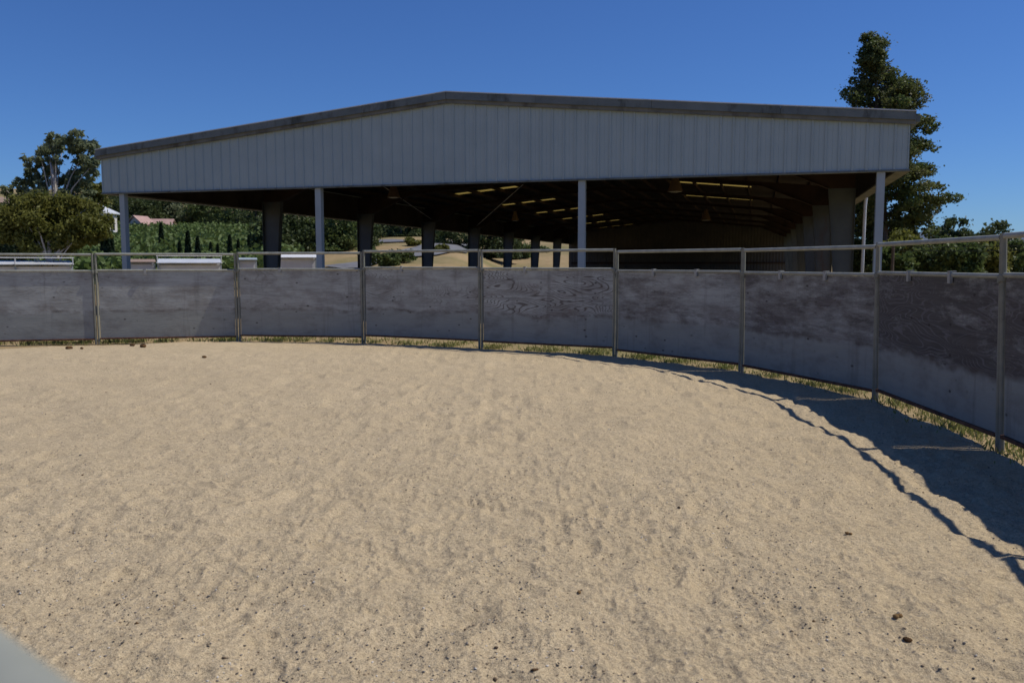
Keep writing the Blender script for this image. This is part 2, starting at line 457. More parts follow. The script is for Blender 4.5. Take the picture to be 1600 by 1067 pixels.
# mostly even steps in 1/r past 2 m
w2 = np.concatenate([np.linspace(0, .72, 30, endpoint=False), np.linspace(.72, 1, NR-30)])
inv = (1/RMIN)*(1-w2)[None] + (1/rf)[:, None]*w2[None]
RR = 1/inv; AA = np.repeat(sa[:, None], NR, 1)
X = RR*np.sin(AA); Y = RR*np.cos(AA)
def sand_h(X, Y):
    wx = X + .10*(vnoise(X*3.1+3, Y*3.1+8, 41)-.5); wy = Y + .10*(vnoise(X*3.1+60, Y*3.1+31, 42)-.5)
    dr = np.maximum((X*X + Y*Y)*.0009, .012)                 # spacing of the sheet's own grid: finer relief fades out beyond it
    h = (vnoise(X*.8+30, Y*.8+30, 31)-.5)*.030
    h += (vnoise(X*2.3+30, Y*2.3+30, 32)-.5)*.040
    # round hoof dimples with crisp crests between them
    for f, amp, sd_ in ((4.3, .026, 33), (8.1, .019, 34), (15.0, .012, 35), (29.0, .006, 36)):
        n_ = vnoise(wx*f+11, wy*f+17, sd_); h -= (np.abs(n_-.5)*2-.35)*amp*np.clip(.55/(f*dr), 0, 1)*(.45+1.1*vnoise(X*.9+f, Y*.9+5, sd_+20))
    h += (vnoise(X*47+9, Y*47+40, 37)-.5)*.006*np.clip(.012/dr, 0, 1)
    return np.maximum(h + .020, -.008)
Z = sand_h(X, Y)
edge = np.clip((rf[:, None]-RR)/1.1, 0, 1); Z = Z*(.5+.5*edge) - .008*(1-edge)
na, nr = X.shape
idx = np.arange(na*nr).reshape(na, nr)
Fq = np.stack([idx[:-1,:-1], idx[:-1,1:], idx[1:,1:], idx[1:,:-1]], -1).reshape(-1, 4)[:, ::-1]
sm = np_mesh('arena_sand', np.stack([X, Y, Z], -1).reshape(-1, 3), Fq)
so = tag(link('arena_sand', sm, M['sand'], None, True), kind='structure')

# ------------------------------------------------------------------ round pen panels
PL = 2.5
ply_specs = {1: (2, .05, .20, (.16,.12,.10), .60, .08), 2: (3, .05, .20, (.15,.11,.09), .60, .08), 3: (4, .12, .25, (.15,.11,.09), .58, .08),
             4: (5, .10, .45, (.15,.11,.09), .58, .09, .45, 230.0), 5: (6, .26, .75, (.13,.085,.06), .57, .11, .34, 250.0),
             6: (7, .46, .30, (.115,.10,.09), .60, .06, .47, 230.0), 7: (8, .62, .45, (.105,.092,.083), .58, .04, .42, 260.0), 8: (9, .86, .62, (.075,.067,.062), .56, .02, .38, 260.0),
             9: (10, .80, .5, (.078,.068,.063), .56, .02, .40, 260.0), 10: (11, .6, .4, (.10,.08,.07), .58, 0.0)}
def up(x): 
    m = MB(); m.tube([(x,0,-.06),(x,0,1.70)], .0215, 10); return m.mesh('upright')
mesh_up = up(0); auto_smooth(mesh_up)
def rail_mesh(name, z, r, ln):
    m = MB(); m.tube([(-ln/2,0,z),(ln/2,0,z)], r, 10); me = m.mesh(name); auto_smooth(me); return me
LN = PL - .096
mesh_top = rail_mesh('top_rail', 1.675, .024, LN)
mesh_mid = rail_mesh('middle_rail', 1.375, .020, LN)
m = MB(); m.box(-LN/2, LN/2, -.022, .022, .092, .120); mesh_bot = m.mesh('bottom_rail')
m = MB(); m.box(-LN/2+.006, LN/2-.006, .004, .022, .122, 1.352); mesh_ply = m.mesh('plywood_sheet')
m = MB(); m.box(-.022, .022, -.031, -.004, 1.30, 1.404); m.box(-.022, .022, -.031, .028, 1.400, 1.408); mesh_strap = m.mesh('strap')
m = MB(); m.lathe([(.025,1.32),(.034,1.325),(.034,1.375),(.025,1.38)], (0,0,0), 12); mesh_con = m.mesh('connector_collar'); auto_smooth(mesh_con)
for me, mt in ((mesh_up,'upright'),(mesh_top,'rail'),(mesh_mid,'rail'),(mesh_bot,'rust'),(mesh_strap,'strap'),(mesh_con,'upright')):
    me.materials.append(M[mt])
mesh_ply.materials.append(M['white'])
order = ['partly seen at the left edge of the photo', 'with a diagonal sun patch edge, first full one from the left', 'second full one from the left, under a thin barn post',
         'third full one from the left, in front of the driveway', 'with swirling dark wood grain showing through grey paint',
         'with brown smears, right of the swirling grain panel', 'with streaky worn paint, left of the barn corner post', 'with dark bare wood and pale contour grain',
         'at the right edge of the photo, nearest to the camera']
labels = {0: None, 1: 'grey plywood pen panel cut off by the left edge', 2: 'pale grey plywood pen panel with a slanting sunlit edge, below the left barn post',
          3: 'plain grey plywood pen panel below the white-roofed shed', 4: 'grey plywood pen panel below the asphalt driveway',
          5: 'grey plywood pen panel with swirling dark wood grain', 6: 'brown smeared plywood pen panel just right of the swirling grain one',
          7: 'streaky worn plywood pen panel left of the barn corner post', 8: 'dark bare plywood pen panel with pale contour grain on top',
          9: 'dark plywood pen panel cut off by the right edge', 10: None}
for i in range(len(POSTS)-1):
    if i == 0: continue
    p, q = P2[i], P2[i+1]; mid = (p+q)/2; e = q-p
    leans = {7: R(.8), 8: R(1.7), 9: R(2.2), 10: R(2.0)}
    t = empty('pen_panel', (mid.x, mid.y, [0,-.03,-.02,.0,.03,.02,-.01,-.02,0,.01,0][i]), math.atan2(e.y, e.x), leans.get(i, 0.0))
    tag(t, labels[i] or 'plywood and pipe pen panel outside the frame at the lower right', 'fence panel', 'plywood and pipe panels of the round pen')
    sc = e.length/PL
    for sx in (-1, 1):
        o = link('upright', mesh_up, None, t); o.location.x = sx*(e.length/2-.027)
        c_ = link('connector_collar', mesh_con, None, o)
    for nm, me in (('top_rail', mesh_top), ('middle_rail', mesh_mid), ('bottom_rail', mesh_bot)):
        o = link(nm, me, None, t); o.scale.x = sc
    o = link('plywood_sheet', mesh_ply, None, t); o.scale.x = sc
    o.material_slots[0].link = 'OBJECT'; o.material_slots[0].material = ply_mat('weathered_plywood_%d' % i, *ply_specs[min(i, 10)])
    for sx in ((-.42, .42) if i >= 6 else (-.38,)):
        o = link('strap', mesh_strap, None, t); o.location.x = sx

# gate rail beside the camera
gx, gy = -.205, .315
gd = Vector((-.77, .64)).normalized()
g = empty('pipe_gate', (gx - gd.x*.38, gy - gd.y*.38, 0), math.atan2(gd.y, gd.x))
tag(g, 'pale pipe gate close to the camera, blurred in the lower left corner', 'gate')
def gate_part(name, pts, r):
    m = MB(); m.tube(pts, r, 14); o = m.build(name, M['rail'], g); auto_smooth(o.data)
ZG = 1.280
gate_part('top_rail', [(.10,0,ZG),(2.2,0,ZG)], .028)
gate_part('corner_bend', [(.10,0,ZG),(.06,0,ZG-.006),(.03,0,ZG-.025),(.006,0,ZG-.055),(0,0,ZG-.10)], .028)
gate_part('upright', [(0,0,ZG-.10),(0,0,.12)], .028)
gate_part('upright', [(2.2,0,ZG+.028),(2.2,0,0)], .03)
for z in (.2, .53, .87): gate_part('cross_rail', [(.028,0,z),(2.17,0,z)], .022)

# ------------------------------------------------------------------ covered arena building
BX, BY, BTH, BW = -12.763, 26.3242, -0.2861, 23.0
ZE, ZB, ZP, BAY = 4.86, 3.69, 5.95, 8.38
NB = 8; BL = BAY*NB; SL = (ZP-ZE)/(BW/2)
B = empty('covered_arena', (BX, BY, 0), BTH)
tag(B, 'large open-sided metal covered riding arena with grey fascia', 'building')
def roof_z(s): return ZE + SL*(s if s <= BW/2 else BW-s)
# front fascia: one ribbed sheet after another
NP = 75; pw = BW/NP
for k in range(NP):
    x0, x1 = k*pw, (k+1)*pw; m = MB(); dp = .034
    if abs((x0+x1)/2 - BW/2) < pw*.6: pass
    # profile: rib at the left edge, flat pan with a faint stiffener
    prof = [(x0+.001, -dp), (x0+.020, -dp), (x0+.034, 0), (x0+pw*.48, 0), (x0+pw*.5, -.006), (x0+pw*.52, 0), (x1-.034, 0), (x1-.020, -dp), (x1-.001, -dp)]
    n = len(prof)
    for x, y in prof: m.v.append((x, y-.02, ZB))
    for x, y in prof: m.v.append((x, y-.02, roof_z(x)-.05))
    for x, y in prof: m.v.append((x, .0, ZB))
    for x, y in prof: m.v.append((x, .0, roof_z(x)-.05))
    for i in range(n-1):
        m.f.append((i, i+1, n+i+1, n+i)); m.f.append((2*n+i+1, 2*n+i, 3*n+i, 3*n+i+1)); m.f.append((i+1, i, 2*n+i, 2*n+i+1))
    m.build('wall_panel', M['fascia'], B)
# sill trim under the fascia
m = MB(); m.box(-.03, BW+.03, -.065, .06, ZB-.045, ZB-.002); m.build('sill_trim', M['trim'], B)
# rake trim, each slope: upper flashing, lower strip
for sgn in (0, 1):
    def X_(s): return s if not sgn else BW - s
    def slab(name, mat, y0, y1, d0, d1, s0=-.10, s1=BW/2):
        m = MB(); z = lambda s: ZE + SL*s
        b4 = [(X_(s0), y0, z(s0)+d0), (X_(s1), y0, z(s1)+d0), (X_(s1), y1, z(s1)+d0), (X_(s0), y1, z(s0)+d0)]
        t4 = [(X_(s0), y0, z(s0)+d1), (X_(s1), y0, z(s1)+d1), (X_(s1), y1, z(s1)+d1), (X_(s0), y1, z(s0)+d1)]
        if sgn: b4, t4 = [b4[1], b4[0], b4[3], b4[2]], [t4[1], t4[0], t4[3], t4[2]]
        m.hexa(b4, t4); m.build(name, mat, B)
    cuts = [-.10, 2.9, 6.0, 9.0, BW/2]
    for a_, b_ in zip(cuts[:-1], cuts[1:]):
        slab('rake_flashing', M['trim'], -.17-.004*(a_ > 5), -.056, -.055, .135, a_, b_-.006)
    slab('rake_drip_edge', M['galv'], -.19, -.02, .136, .160)
    slab('rake_strip', M['trim_low'], -.125, -.056, -.15, -.056)
    # roof sheets with translucent panels let in
    sky_t = [21.2, 29.9, 38.5, 47.1, 55.7, 64.2]; sw = .85; sA, sB = 3.72, 7.62
    prev = -.02
    def rs_(s0, s1, y0, y1, name='roof_sheet', mat='sheet', zo=0.0, th=.05):
        m = MB(); z = lambda s: ZE + SL*s
        q = [(X_(s0), y0, z(s0)+.06+zo), (X_(s1), y0, z(s1)+.06+zo), (X_(s1), y1, z(s1)+.06+zo), (X_(s0), y1, z(s0)+.06+zo)]
        t_ = [(a, b, c+th) for a, b, c in q]
        if sgn: q = [q[1], q[0], q[3], q[2]]; t_ = [t_[1], t_[0], t_[3], t_[2]]
        m.hexa(q, t_); m.build(name, M[mat], B)
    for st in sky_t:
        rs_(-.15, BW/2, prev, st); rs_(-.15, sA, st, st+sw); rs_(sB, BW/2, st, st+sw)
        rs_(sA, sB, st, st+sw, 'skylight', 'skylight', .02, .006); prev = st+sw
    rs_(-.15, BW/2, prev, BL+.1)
    # side fascia, corrugated, and its bottom channel
    m = MB(); ys = np.arange(.05, BL, .1535); xs = 0.0 if not sgn else BW; V = []
    for j, y in enumerate(ys):
        o_ = (.0 if j % 2 else -.03)*(1 if not sgn else -1)
        m.v += [(xs+o_, y, ZB), (xs+o_, y, ZE+.05)]
    m.f = [(2*j, 2*j+2, 2*j+3, 2*j+1) for j in range(len(ys)-1)]
    m.build('side_fascia', M['fascia'], B)
    m = MB(); x0, x1 = (.05, .07) if not sgn else (BW-.07, BW-.05); m.box(x0, x1, .28, BL-.2, ZB, ZE+.0); m.build('fascia_liner', M['sheet'], B)
    m = MB()
    x0, x1 = (-.05, .26) if not sgn else (BW-.26, BW+.05)
    m.box(x0, x1, .07, BL, ZB-.05, ZB-.004); m.build('eave_channel', M['trim_low'], B)
    # eave gutter
    m = MB(); x0, x1 = (-.20, -.05) if not sgn else (BW+.05, BW+.20)
    m.box(x0, x1, -.10, BL, ZE-.10, ZE+.045); m.build('gutter', M['trim'], B)
# end posts of the front
for s in (.67, 7.48, 15.2, 22.42):
    m = MB(); m.box(s-.09, s-.078, .02, .17, 0, ZB-.046); m.box(s+.078, s+.09, .02, .17, 0, ZB-.046); m.box(s-.078, s+.078, .158, .17, 0, ZB-.046)
    m.box(s-.09, s+.09, .005, .0199, 0, ZB-.046)
    m.box(s-.2, s+.2, -.05, .34, 0, .03)
    m.build('end_post', M['post'], B)
m = MB(); m.box(.1, BW-.1, .065, .25, ZB-.03, ZB+.22); m.build('end_beam', M['column'], B)
# rigid frames
for k in range(1, NB):
    t = k*BAY
    for sgn in (0, 1):
        def X_(s): return s if not sgn else BW - s
        def web(s0a, s0b, s1a, s1b, z0, z1a, z1b, th=.012):      # quad web between outer and inner lines
            m_ = [(X_(s0a), z0), (X_(s0b), z0), (X_(s1b), z1b), (X_(s1a), z1a)]
            return m_
        def prism(m, poly, y0, y1):
            n = len(poly); b = len(m.v)
            m.v += [(x, y0, z) for x, z in poly] + [(x, y1, z) for x, z in poly]
            m.f += [tuple(b+i for i in range(n)), tuple(b+n+i for i in range(n))[::-1]]
            m.f += [(b+i, b+n+i, b+n+(i+1) % n, b+(i+1) % n) for i in range(n)]
        m = MB(); zc = ZB+.30
        prism(m, [(X_(.30),0),(X_(.80),0),(X_(1.12),zc),(X_(.30),zc)], t-.006, t+.006)
        prism(m, [(X_(.285),0),(X_(.30),0),(X_(.30),zc),(X_(.285),zc)], t-.12, t+.12)
        prism(m, [(X_(.80),0),(X_(.815),0),(X_(1.135),zc),(X_(1.12),zc)], t-.12, t+.12)
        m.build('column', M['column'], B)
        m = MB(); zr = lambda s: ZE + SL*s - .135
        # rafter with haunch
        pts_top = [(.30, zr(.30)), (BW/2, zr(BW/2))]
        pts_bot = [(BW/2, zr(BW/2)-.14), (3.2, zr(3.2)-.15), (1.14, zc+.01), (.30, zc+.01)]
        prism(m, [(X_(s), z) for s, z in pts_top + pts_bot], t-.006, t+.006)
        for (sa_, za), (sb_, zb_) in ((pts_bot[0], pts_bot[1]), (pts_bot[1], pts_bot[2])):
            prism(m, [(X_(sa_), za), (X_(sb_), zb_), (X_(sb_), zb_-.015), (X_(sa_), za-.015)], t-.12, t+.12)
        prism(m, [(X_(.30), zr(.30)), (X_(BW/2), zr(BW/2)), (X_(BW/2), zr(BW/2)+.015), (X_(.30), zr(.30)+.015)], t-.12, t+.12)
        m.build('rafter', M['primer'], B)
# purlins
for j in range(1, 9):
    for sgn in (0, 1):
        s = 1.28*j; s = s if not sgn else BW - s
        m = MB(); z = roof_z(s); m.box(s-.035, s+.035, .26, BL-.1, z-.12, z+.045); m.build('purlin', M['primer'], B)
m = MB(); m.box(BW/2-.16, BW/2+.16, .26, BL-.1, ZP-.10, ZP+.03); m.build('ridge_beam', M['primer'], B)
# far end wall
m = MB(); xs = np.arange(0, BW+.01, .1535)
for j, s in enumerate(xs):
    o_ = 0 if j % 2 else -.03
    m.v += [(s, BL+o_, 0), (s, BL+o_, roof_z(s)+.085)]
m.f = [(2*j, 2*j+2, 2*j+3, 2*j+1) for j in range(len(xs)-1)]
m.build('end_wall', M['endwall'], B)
for z in (1.55, 3.0):
    m = MB(); m.box(.3, BW-.3, BL-.16, BL-.035, z, z+.18); m.build('girt', M['primer'], B)
# downspout and brace rods
m = MB(); m.tube([(BW+.02, 8.1, ZB-.05), (BW+.0, 8.1, ZB-.30), (BW-.02, 8.1, .02)], .05, 8); o = m.build('downspout', M['white'], B); auto_smooth(o.data)
for a_, b_ in (((.9, 3*BAY, 4.15), (3.69, 11.96, 5.02)), ((.9, 4*BAY, 4.15), (8.57, 18.0, 5.35))):
    m = MB(); m.tube([a_, b_], .016, 6); m.build('brace_rod', M['galv'], B)

def to_world(s, t, z):
    c, n = math.cos(BTH), math.sin(BTH); return (BX + c*s - n*t, BY + n*s + c*t, z)
def ray_at(px, py, depth):
    u, w_ = (px-800)/1300.5, -(py-533.5)/1300.5
    c, s_ = math.cos(.092), math.sin(.092)
    d = Vector((u, c + w_*s_, -s_ + w_*c)); return Vector((0, 0, CAM_H)) + d*depth
def to_local(p):
    dx, dy = p[0]-BX, p[1]-BY; c, n = math.cos(BTH), math.sin(BTH); return (c*dx + n*dy, -n*dx + c*dy, p[2])
lamp_labels = ['rust coloured bell lamp hanging under the fascia left of the middle post', 'rust coloured bell lamp hanging beside the long yellow skylights',
               'small bell lamp hanging deep inside, below the right skylights', 'small bell lamp hanging deep inside, left of the middle barn post']
for (px, py, dep, dia), lb in zip(((615, 299, 33, .52), (1055, 288, 27.5, .50), (1103, 337, 44, .52), (805, 339, 54, .52)), lamp_labels):
    p = ray_at(px, py, dep); s, t, _ = to_local(p); r = dia/2
    L_ = empty('hanging_lamp', (p.x, p.y, p.z-.25)); tag(L_, lb, 'lamp', 'bell lamps under the arena roof')
    m = MB(); m.lathe([(r*1.0,0),(r*.98,.03),(r*.82,.16),(r*.62,.32),(r*.45,.42),(r*.40,.52),(r*.30,.58),(0.02,.60)], (0,0,0), 18); o = m.build('lamp_shade', M['lamp'], L_); auto_smooth(o.data)
    m = MB(); m.lathe([(0.0,-.02),(r*.6,-.015),(r*.93,.012),(r*.99,.012)], (0,0,0), 18); m.build('lens', M['lens'], L_)
    top = roof_z(min(max(s, .1), BW-.1)) - .1 - (p.z-.25)
    m = MB(); m.tube([(0,0,.58),(0,0,max(.7, top))], .02, 6); m.build('hanger', M['primer'], L_)

# ------------------------------------------------------------------ vegetation
def leaf_quads(P, size, stretch=1.6, droop=0.0, seed=0, szvar=.5):
    r = np.random.default_rng(seed); n = len(P)
    a = r.normal(size=(n,3)); a[:,2] -= droop; a /= np.linalg.norm(a, axis=1)[:,None]
    b = r.normal(size=(n,3)); b -= (b*a).sum(1)[:,None]*a; b /= np.linalg.norm(b, axis=1)[:,None]
    s = size*(1-szvar/2 + szvar*r.random(n))[:,None]
    u = a*s*stretch*.5; v = b*s*.5
    V = np.stack([P-u, P+v*.9, P+u, P-v*.9], 1).reshape(-1,3)
    return V, np.arange(4*n).reshape(n,4)

def clumps(C, Rad, n, seed, stray=.3):
    r = np.random.default_rng(seed); k = r.choice(len(C), n, p=Rad**2/(Rad**2).sum())
    d = r.normal(size=(n,3)); d /= np.linalg.norm(d, axis=1)[:,None]
    rad = Rad[k]*(np.cbrt(r.random(n))**.8)*np.where(r.random(n) < stray, 1.0 + 1.1*r.random(n), 1.0)
    return C[k] + d*rad[:,None]*np.array([1,1,.75])

def blob_centres(blobs, per, seed):
    """blobs: (x,y,z,rx,rz); cluster centres spread mostly near the shell"""
    r = np.random.default_rng(seed); C = []; Rd = []
    for (x,y,z,rx,rz) in blobs:
        d = r.normal(size=(per,3)); d /= np.linalg.norm(d, axis=1)[:,None]
        rad = (.45+.55*r.random(per)**.6)
        C.append(np.array([x,y,z]) + d*rad[:,None]*np.array([rx,rx,rz])); Rd.append(np.full(per, 1.0)*(.16+.24*r.random(per))*min(rx, rz*1.2)*1.15)
    return np.concatenate(C), np.concatenate(Rd)

def tree(name, loc, label, cat, blobs, per, n, leaf, mat, bark='bark', trunk_r=.15, trunk_top=None, limbs=10, group=None, seed=1, droop=.0, stretch=1.6, tight=1.0, stray=.3):
    t = empty(name, loc); tag(t, label, cat, group)
    C, Rd = blob_centres(blobs, per, seed)
    V, F_ = leaf_quads(clumps(C, Rd*tight, n, seed+1, stray), leaf, stretch, droop, seed+2)
    V[:,2] = np.maximum(V[:,2], .02)
    link('crown', np_mesh('crown', V, F_), M[mat], t)
    zt = trunk_top or max(b[2] for b in blobs)
    m = MB(); r0 = random.Random(seed)
    bend = [(r0.uniform(-.05,.05)*zt*i/4, r0.uniform(-.05,.05)*zt*i/4, zt*i/4) for i in range(5)]
    bend[0] = (0,0,-.3)
    m.tube(bend, [trunk_r*(1-.18*i) for i in range(5)], 8)
    ids = r0.sample(range(len(C)), min(limbs, len(C)))
    for i in ids:
        c = Vector(C[i]); k = min(3, max(1, int(4*c.z/zt*.55))); s = Vector(bend[k])
        if c.z < s.z: s = Vector(bend[max(0, k-1)])*.7
        s.z = max(s.z, .1); mid = s.lerp(c, .5) + Vector((0,0,.08*(c-s).length))
        m.tube([s, mid, c], [trunk_r*.36, trunk_r*.2, trunk_r*.06], 6, False)
    link('trunk', m.mesh('trunk'), M[bark], t, True)
    return t

# eucalyptus at the left, tall and open
x, y, z = on(88, 75)
S_ = 75/1300.5
def B_(px, py, rp, d, cx, zb):           # crown lobe from its place in the view, relative to the tree base
    q = ray_at(px, py, d); return (q.x-cx, q.y-y0_ if False else 0, q.z-zb, rp*d/1300.5, rp*d/1300.5)
def lobes(base, d, spec, depth=.6):
    out = []; r0 = random.Random(len(spec))
    a = math.atan2(base[0], base[1])
    for (px, py, rp) in spec:
        ang = az_of_px(px); k = math.cos(ang)
        q = ray_at(px, py, d*math.cos(a)); off = r0.uniform(-depth, depth)*rp*d/1300.5
        out.append((q.x-base[0], q.y-base[1]+off, q.z-base[2], rp*d/1300.5, rp*d/1300.5*.85))
    return out
E_ = on(92, 75)
tree('eucalyptus_tree', E_, 'tall open eucalyptus tree left of the barn, against the sky', 'tree',
     lobes(E_, 75, [(80,226,13),(98,222,12),(124,220,14),(140,232,13),(152,248,13),(66,240,12),(108,240,15),(90,250,15),(128,256,15),(52,256,12),(74,266,14),(40,270,11),(112,272,15),(146,268,10),(30,284,11),(96,286,14),
                    (56,284,10),(22,298,9),(120,292,12),(134,280,9),(70,298,13),(104,306,14),(14,310,8),(84,316,14),(40,300,9),(118,316,12)], 1.6),
     11, 10500, .17, 'leaf_euc', 'bark_pale', .22, 9.0, 30, seed=21, droop=.6, stretch=2.4, tight=1.0, stray=.15)
O_ = on(82, 48)
tree('pepper_tree', O_, 'bushy olive-yellow tree with pale forked trunk, below the eucalyptus', 'tree',
     lobes(O_, 48, [(40,330,24),(72,322,22),(100,328,22),(125,334,22),(30,352,24),(66,350,26),(105,355,28),(142,346,20),(55,376,20),(98,378,20),(136,368,20),(12,338,16),(158,360,13),(18,368,14)]),
     20, 34000, .10, 'leaf_olive', 'bark_pale', .16, 3.2, 22, seed=31, droop=.4, stretch=2.0, stray=.45)
O2 = on(150, 100)
tree('small_tree', O2, 'small yellow-green tree peeking out beside the fascia corner', 'tree', lobes(O2, 100, [(140,302,14),(156,300,14),(150,318,16),(132,318,12)]), 14, 5000, .22, 'leaf_olive', 'bark', .12, 5, 8, seed=33)

# trees behind the field
bg_spec = [(214, 326, 30, 215, 'leaf_dark', 'round dark tree touching the left barn post'), (246, 326, 32, 226, 'leaf_dark', 'dark tree behind the left part of the pink roof'),
           (276, 330, 30, 220, 'leaf_dark', 'dark tree just right of the pink roof'), (304, 334, 28, 218, 'leaf_euc', 'grey-green tree in the middle of the far tree row'),
           (330, 336, 28, 214, 'leaf_mid', 'mid green tree in the far row, right of the grey-green one'), (356, 338, 30, 208, 'leaf_mid', 'broad lighter green tree in the far row'),
           (384, 340, 30, 200, 'leaf_mid', 'green tree in the far row, left of the first frame column'), (404, 346, 28, 190, 'leaf_dark', 'dark tree half hidden by the first frame column'),
           (190, 318, 20, 260, 'leaf_mid', 'green tree left of the left barn post, beside the white house'), (20, 345, 24, 190, 'leaf_dark', 'dark tree at the far left edge beyond the olive tree')]
for i, (px, py, rp, d, mt, lb) in enumerate(bg_spec):
    b = on(px, d)
    tree('far_tree', b, lb, 'tree', lobes(b, d, [(px,py,rp),(px-rp*.6,py+rp*.5,rp*.75),(px+rp*.6,py+rp*.45,rp*.75),(px,py+rp*.9,rp*.8)]), 18, 7000, .42, mt, 'bark', .3, 6, 8, 'trees behind the green field', 41+i*3)
near_spec = [(440, 362, 38, 92, 'leaf_dark', 'large dark oak just right of the first frame column'), (474, 356, 38, 98, 'leaf_dark', 'large oak left of the second barn post'),
             (516, 360, 40, 94, 'leaf_mid', 'oak between the second barn post and second frame column'), (552, 362, 34, 99, 'leaf_dark', 'dark tree behind the second frame column'),
             (596, 356, 26, 132, 'leaf_dark', 'dark tree above the driveway'), (628, 364, 26, 126, 'leaf_dark', 'dark oak at the bend of the driveway'), (655, 372, 16, 140, 'leaf_mid', 'green tree just left of the third frame column'),
             (684, 368, 24, 132, 'leaf_mid', 'green tree right of the third frame column'), (704, 388, 32, 104, 'leaf_dark', 'dark bushy tree left of the fourth frame column'),
             (764, 384, 34, 102, 'leaf_dark', 'dark tree between the fourth and fifth frame columns'), (806, 390, 22, 110, 'leaf_mid', 'sparse tree between the fifth and sixth frame columns'), (730, 372, 22, 150, 'leaf_mid', 'far tree above and behind the dark bushy one')]
for i, (px, py, rp, d, mt, lb) in enumerate(near_spec):
    b = on(px, d)
    tree('oak_tree', b, lb, 'tree', lobes(b, d, [(px,py-rp*.3,rp*.9),(px-rp*.6,py+rp*.3,rp*.75),(px+rp*.6,py+rp*.35,rp*.75),(px,py+rp*.8,rp*.9)]), 20, 9000, .25, mt, 'bark', .22, None, 9, 'trees seen through the open side of the barn', 81+i*3)
# low green shrubs by the driveway
for i, (px, d, w_, lb) in enumerate(((600, 66, 26, 'low green shrub below the driveway, right of the second frame column'), (628, 68, 22, 'low green shrub below the driveway, left of the third frame column'))):
    b = on(px, d); rr = w_*d/1300.5
    tree('shrub', b, lb, 'shrub', [(0,0,rr*.35,rr,rr*.45)], 26, 4000, .14, 'leaf_mid', 'bark', .04, .5, 6, 'shrubs by the driveway', 131+i)

# nursery field: rows of green plants, beyond counting
Pf = []
r_ = np.random.default_rng(5)
for d in np.concatenate([np.arange(66, 120, 3.2), np.arange(120, 205, 5.0)]):
    n = int(60 + 5.5*d)
    a = np.array([az_of_px(p) for p in r_.uniform(-60, 470, n)])
    dd = d + r_.normal(size=n)*.35
    x = dd*np.sin(a); y = dd*np.cos(a); z = terr(x, y) + r_.random(n)*1.5*(.7+.5*vnoise(x*.3, y*.3, 8))
    Pf.append(np.stack([x, y, z], 1))
Pf = np.concatenate(Pf); Pf = np.repeat(Pf, 3, 0) + r_.normal(size=(len(Pf)*3, 3))*.22
V, F_ = leaf_quads(Pf, .42, 1.4, 0, 6)
tag(link('nursery_rows', np_mesh('nursery_rows', V, F_), M['leaf_crop']), 'rows of low green nursery plants covering the slope at left', 'plants', kind='stuff')

# low shrubs on the dry bank
for i, (px, d, w_, mt, lb) in enumerate(((578, 84, 16, 'leaf_mid', 'low green shrub on the bank just right of the second frame column'), (645, 96, 13, 'leaf_olive', 'yellowish shrub on the bank left of the third frame column'),
        (690, 84, 12, 'leaf_olive', 'yellowish shrub on the bank between the third and fourth frame columns'), (850, 118, 9, 'leaf_mid', 'small shrub on the golden slope beyond the far frame columns'))):
    b_ = on(px, d); rr = w_*d/1300.5
    tree('shrub', b_, lb, 'shrub', [(0,0,rr*.4,rr,rr*.5)], 22, 3000, .15, mt, 'bark', .04, .5, 6, 'shrubs by the driveway', 231+i)

# slim cypresses standing in the field
C = []; r_ = np.random.default_rng(17)
h = r_.random(1500)**.75; ang = r_.random(1500)*2*np.pi; rr = (1-h)**.6*.36*np.sqrt(r_.random(1500)) + .02
Pc = np.stack([rr*np.cos(ang), rr*np.sin(ang), .1+h*2.9], 1)
V, F_ = leaf_quads(Pc, .16, 1.8, -1.0, 18); me_cyp = np_mesh('foliage', V, F_); me_cyp.materials.append(M['leaf_cyp'])
m = MB(); m.tube([(0,0,-.2),(0,0,2.2)], [.05,.02], 6); me_ctr = m.mesh('trunk'); me_ctr.materials.append(M['bark'])
cyp = [(284,82,.95),(297,84,1.25),(312,82,1.1),(332,86,.85),(343,84,.8),(362,83,1.05),(375,85,.85),(256,105,1.2),(4,66,1.5),(18,64,1.4),(34,66,1.45),(48,70,1.2),(165,88,1.1),(172,86,1.2),(179,88,1.0),(392,88,.9)]
nth = ['first', 'second', 'third', 'fourth', 'fifth', 'sixth', 'seventh', 'eighth', 'ninth']
cnt = {0: 0, 1: 0, 2: 0}
for px, d, s in sorted(cyp):
    t = empty('cypress', on(px, d)); t.scale = (s*.9, s*.9, s)
    zone = 0 if px < 100 else 1 if px < 200 else 2
    lb = nth[cnt[zone]]; cnt[zone] += 1
    tag(t, ['slim dark cypress behind the olive-yellow tree, %s from the left edge', 'slim cypress just left of the left barn post, %s of three from the left',
            'slim dark cypress in the green field, %s to the right of the left barn post'][zone] % lb, 'cypress', 'cypresses in the nursery field')
    link('foliage', me_cyp, None, t); link('trunk', me_ctr, None, t)

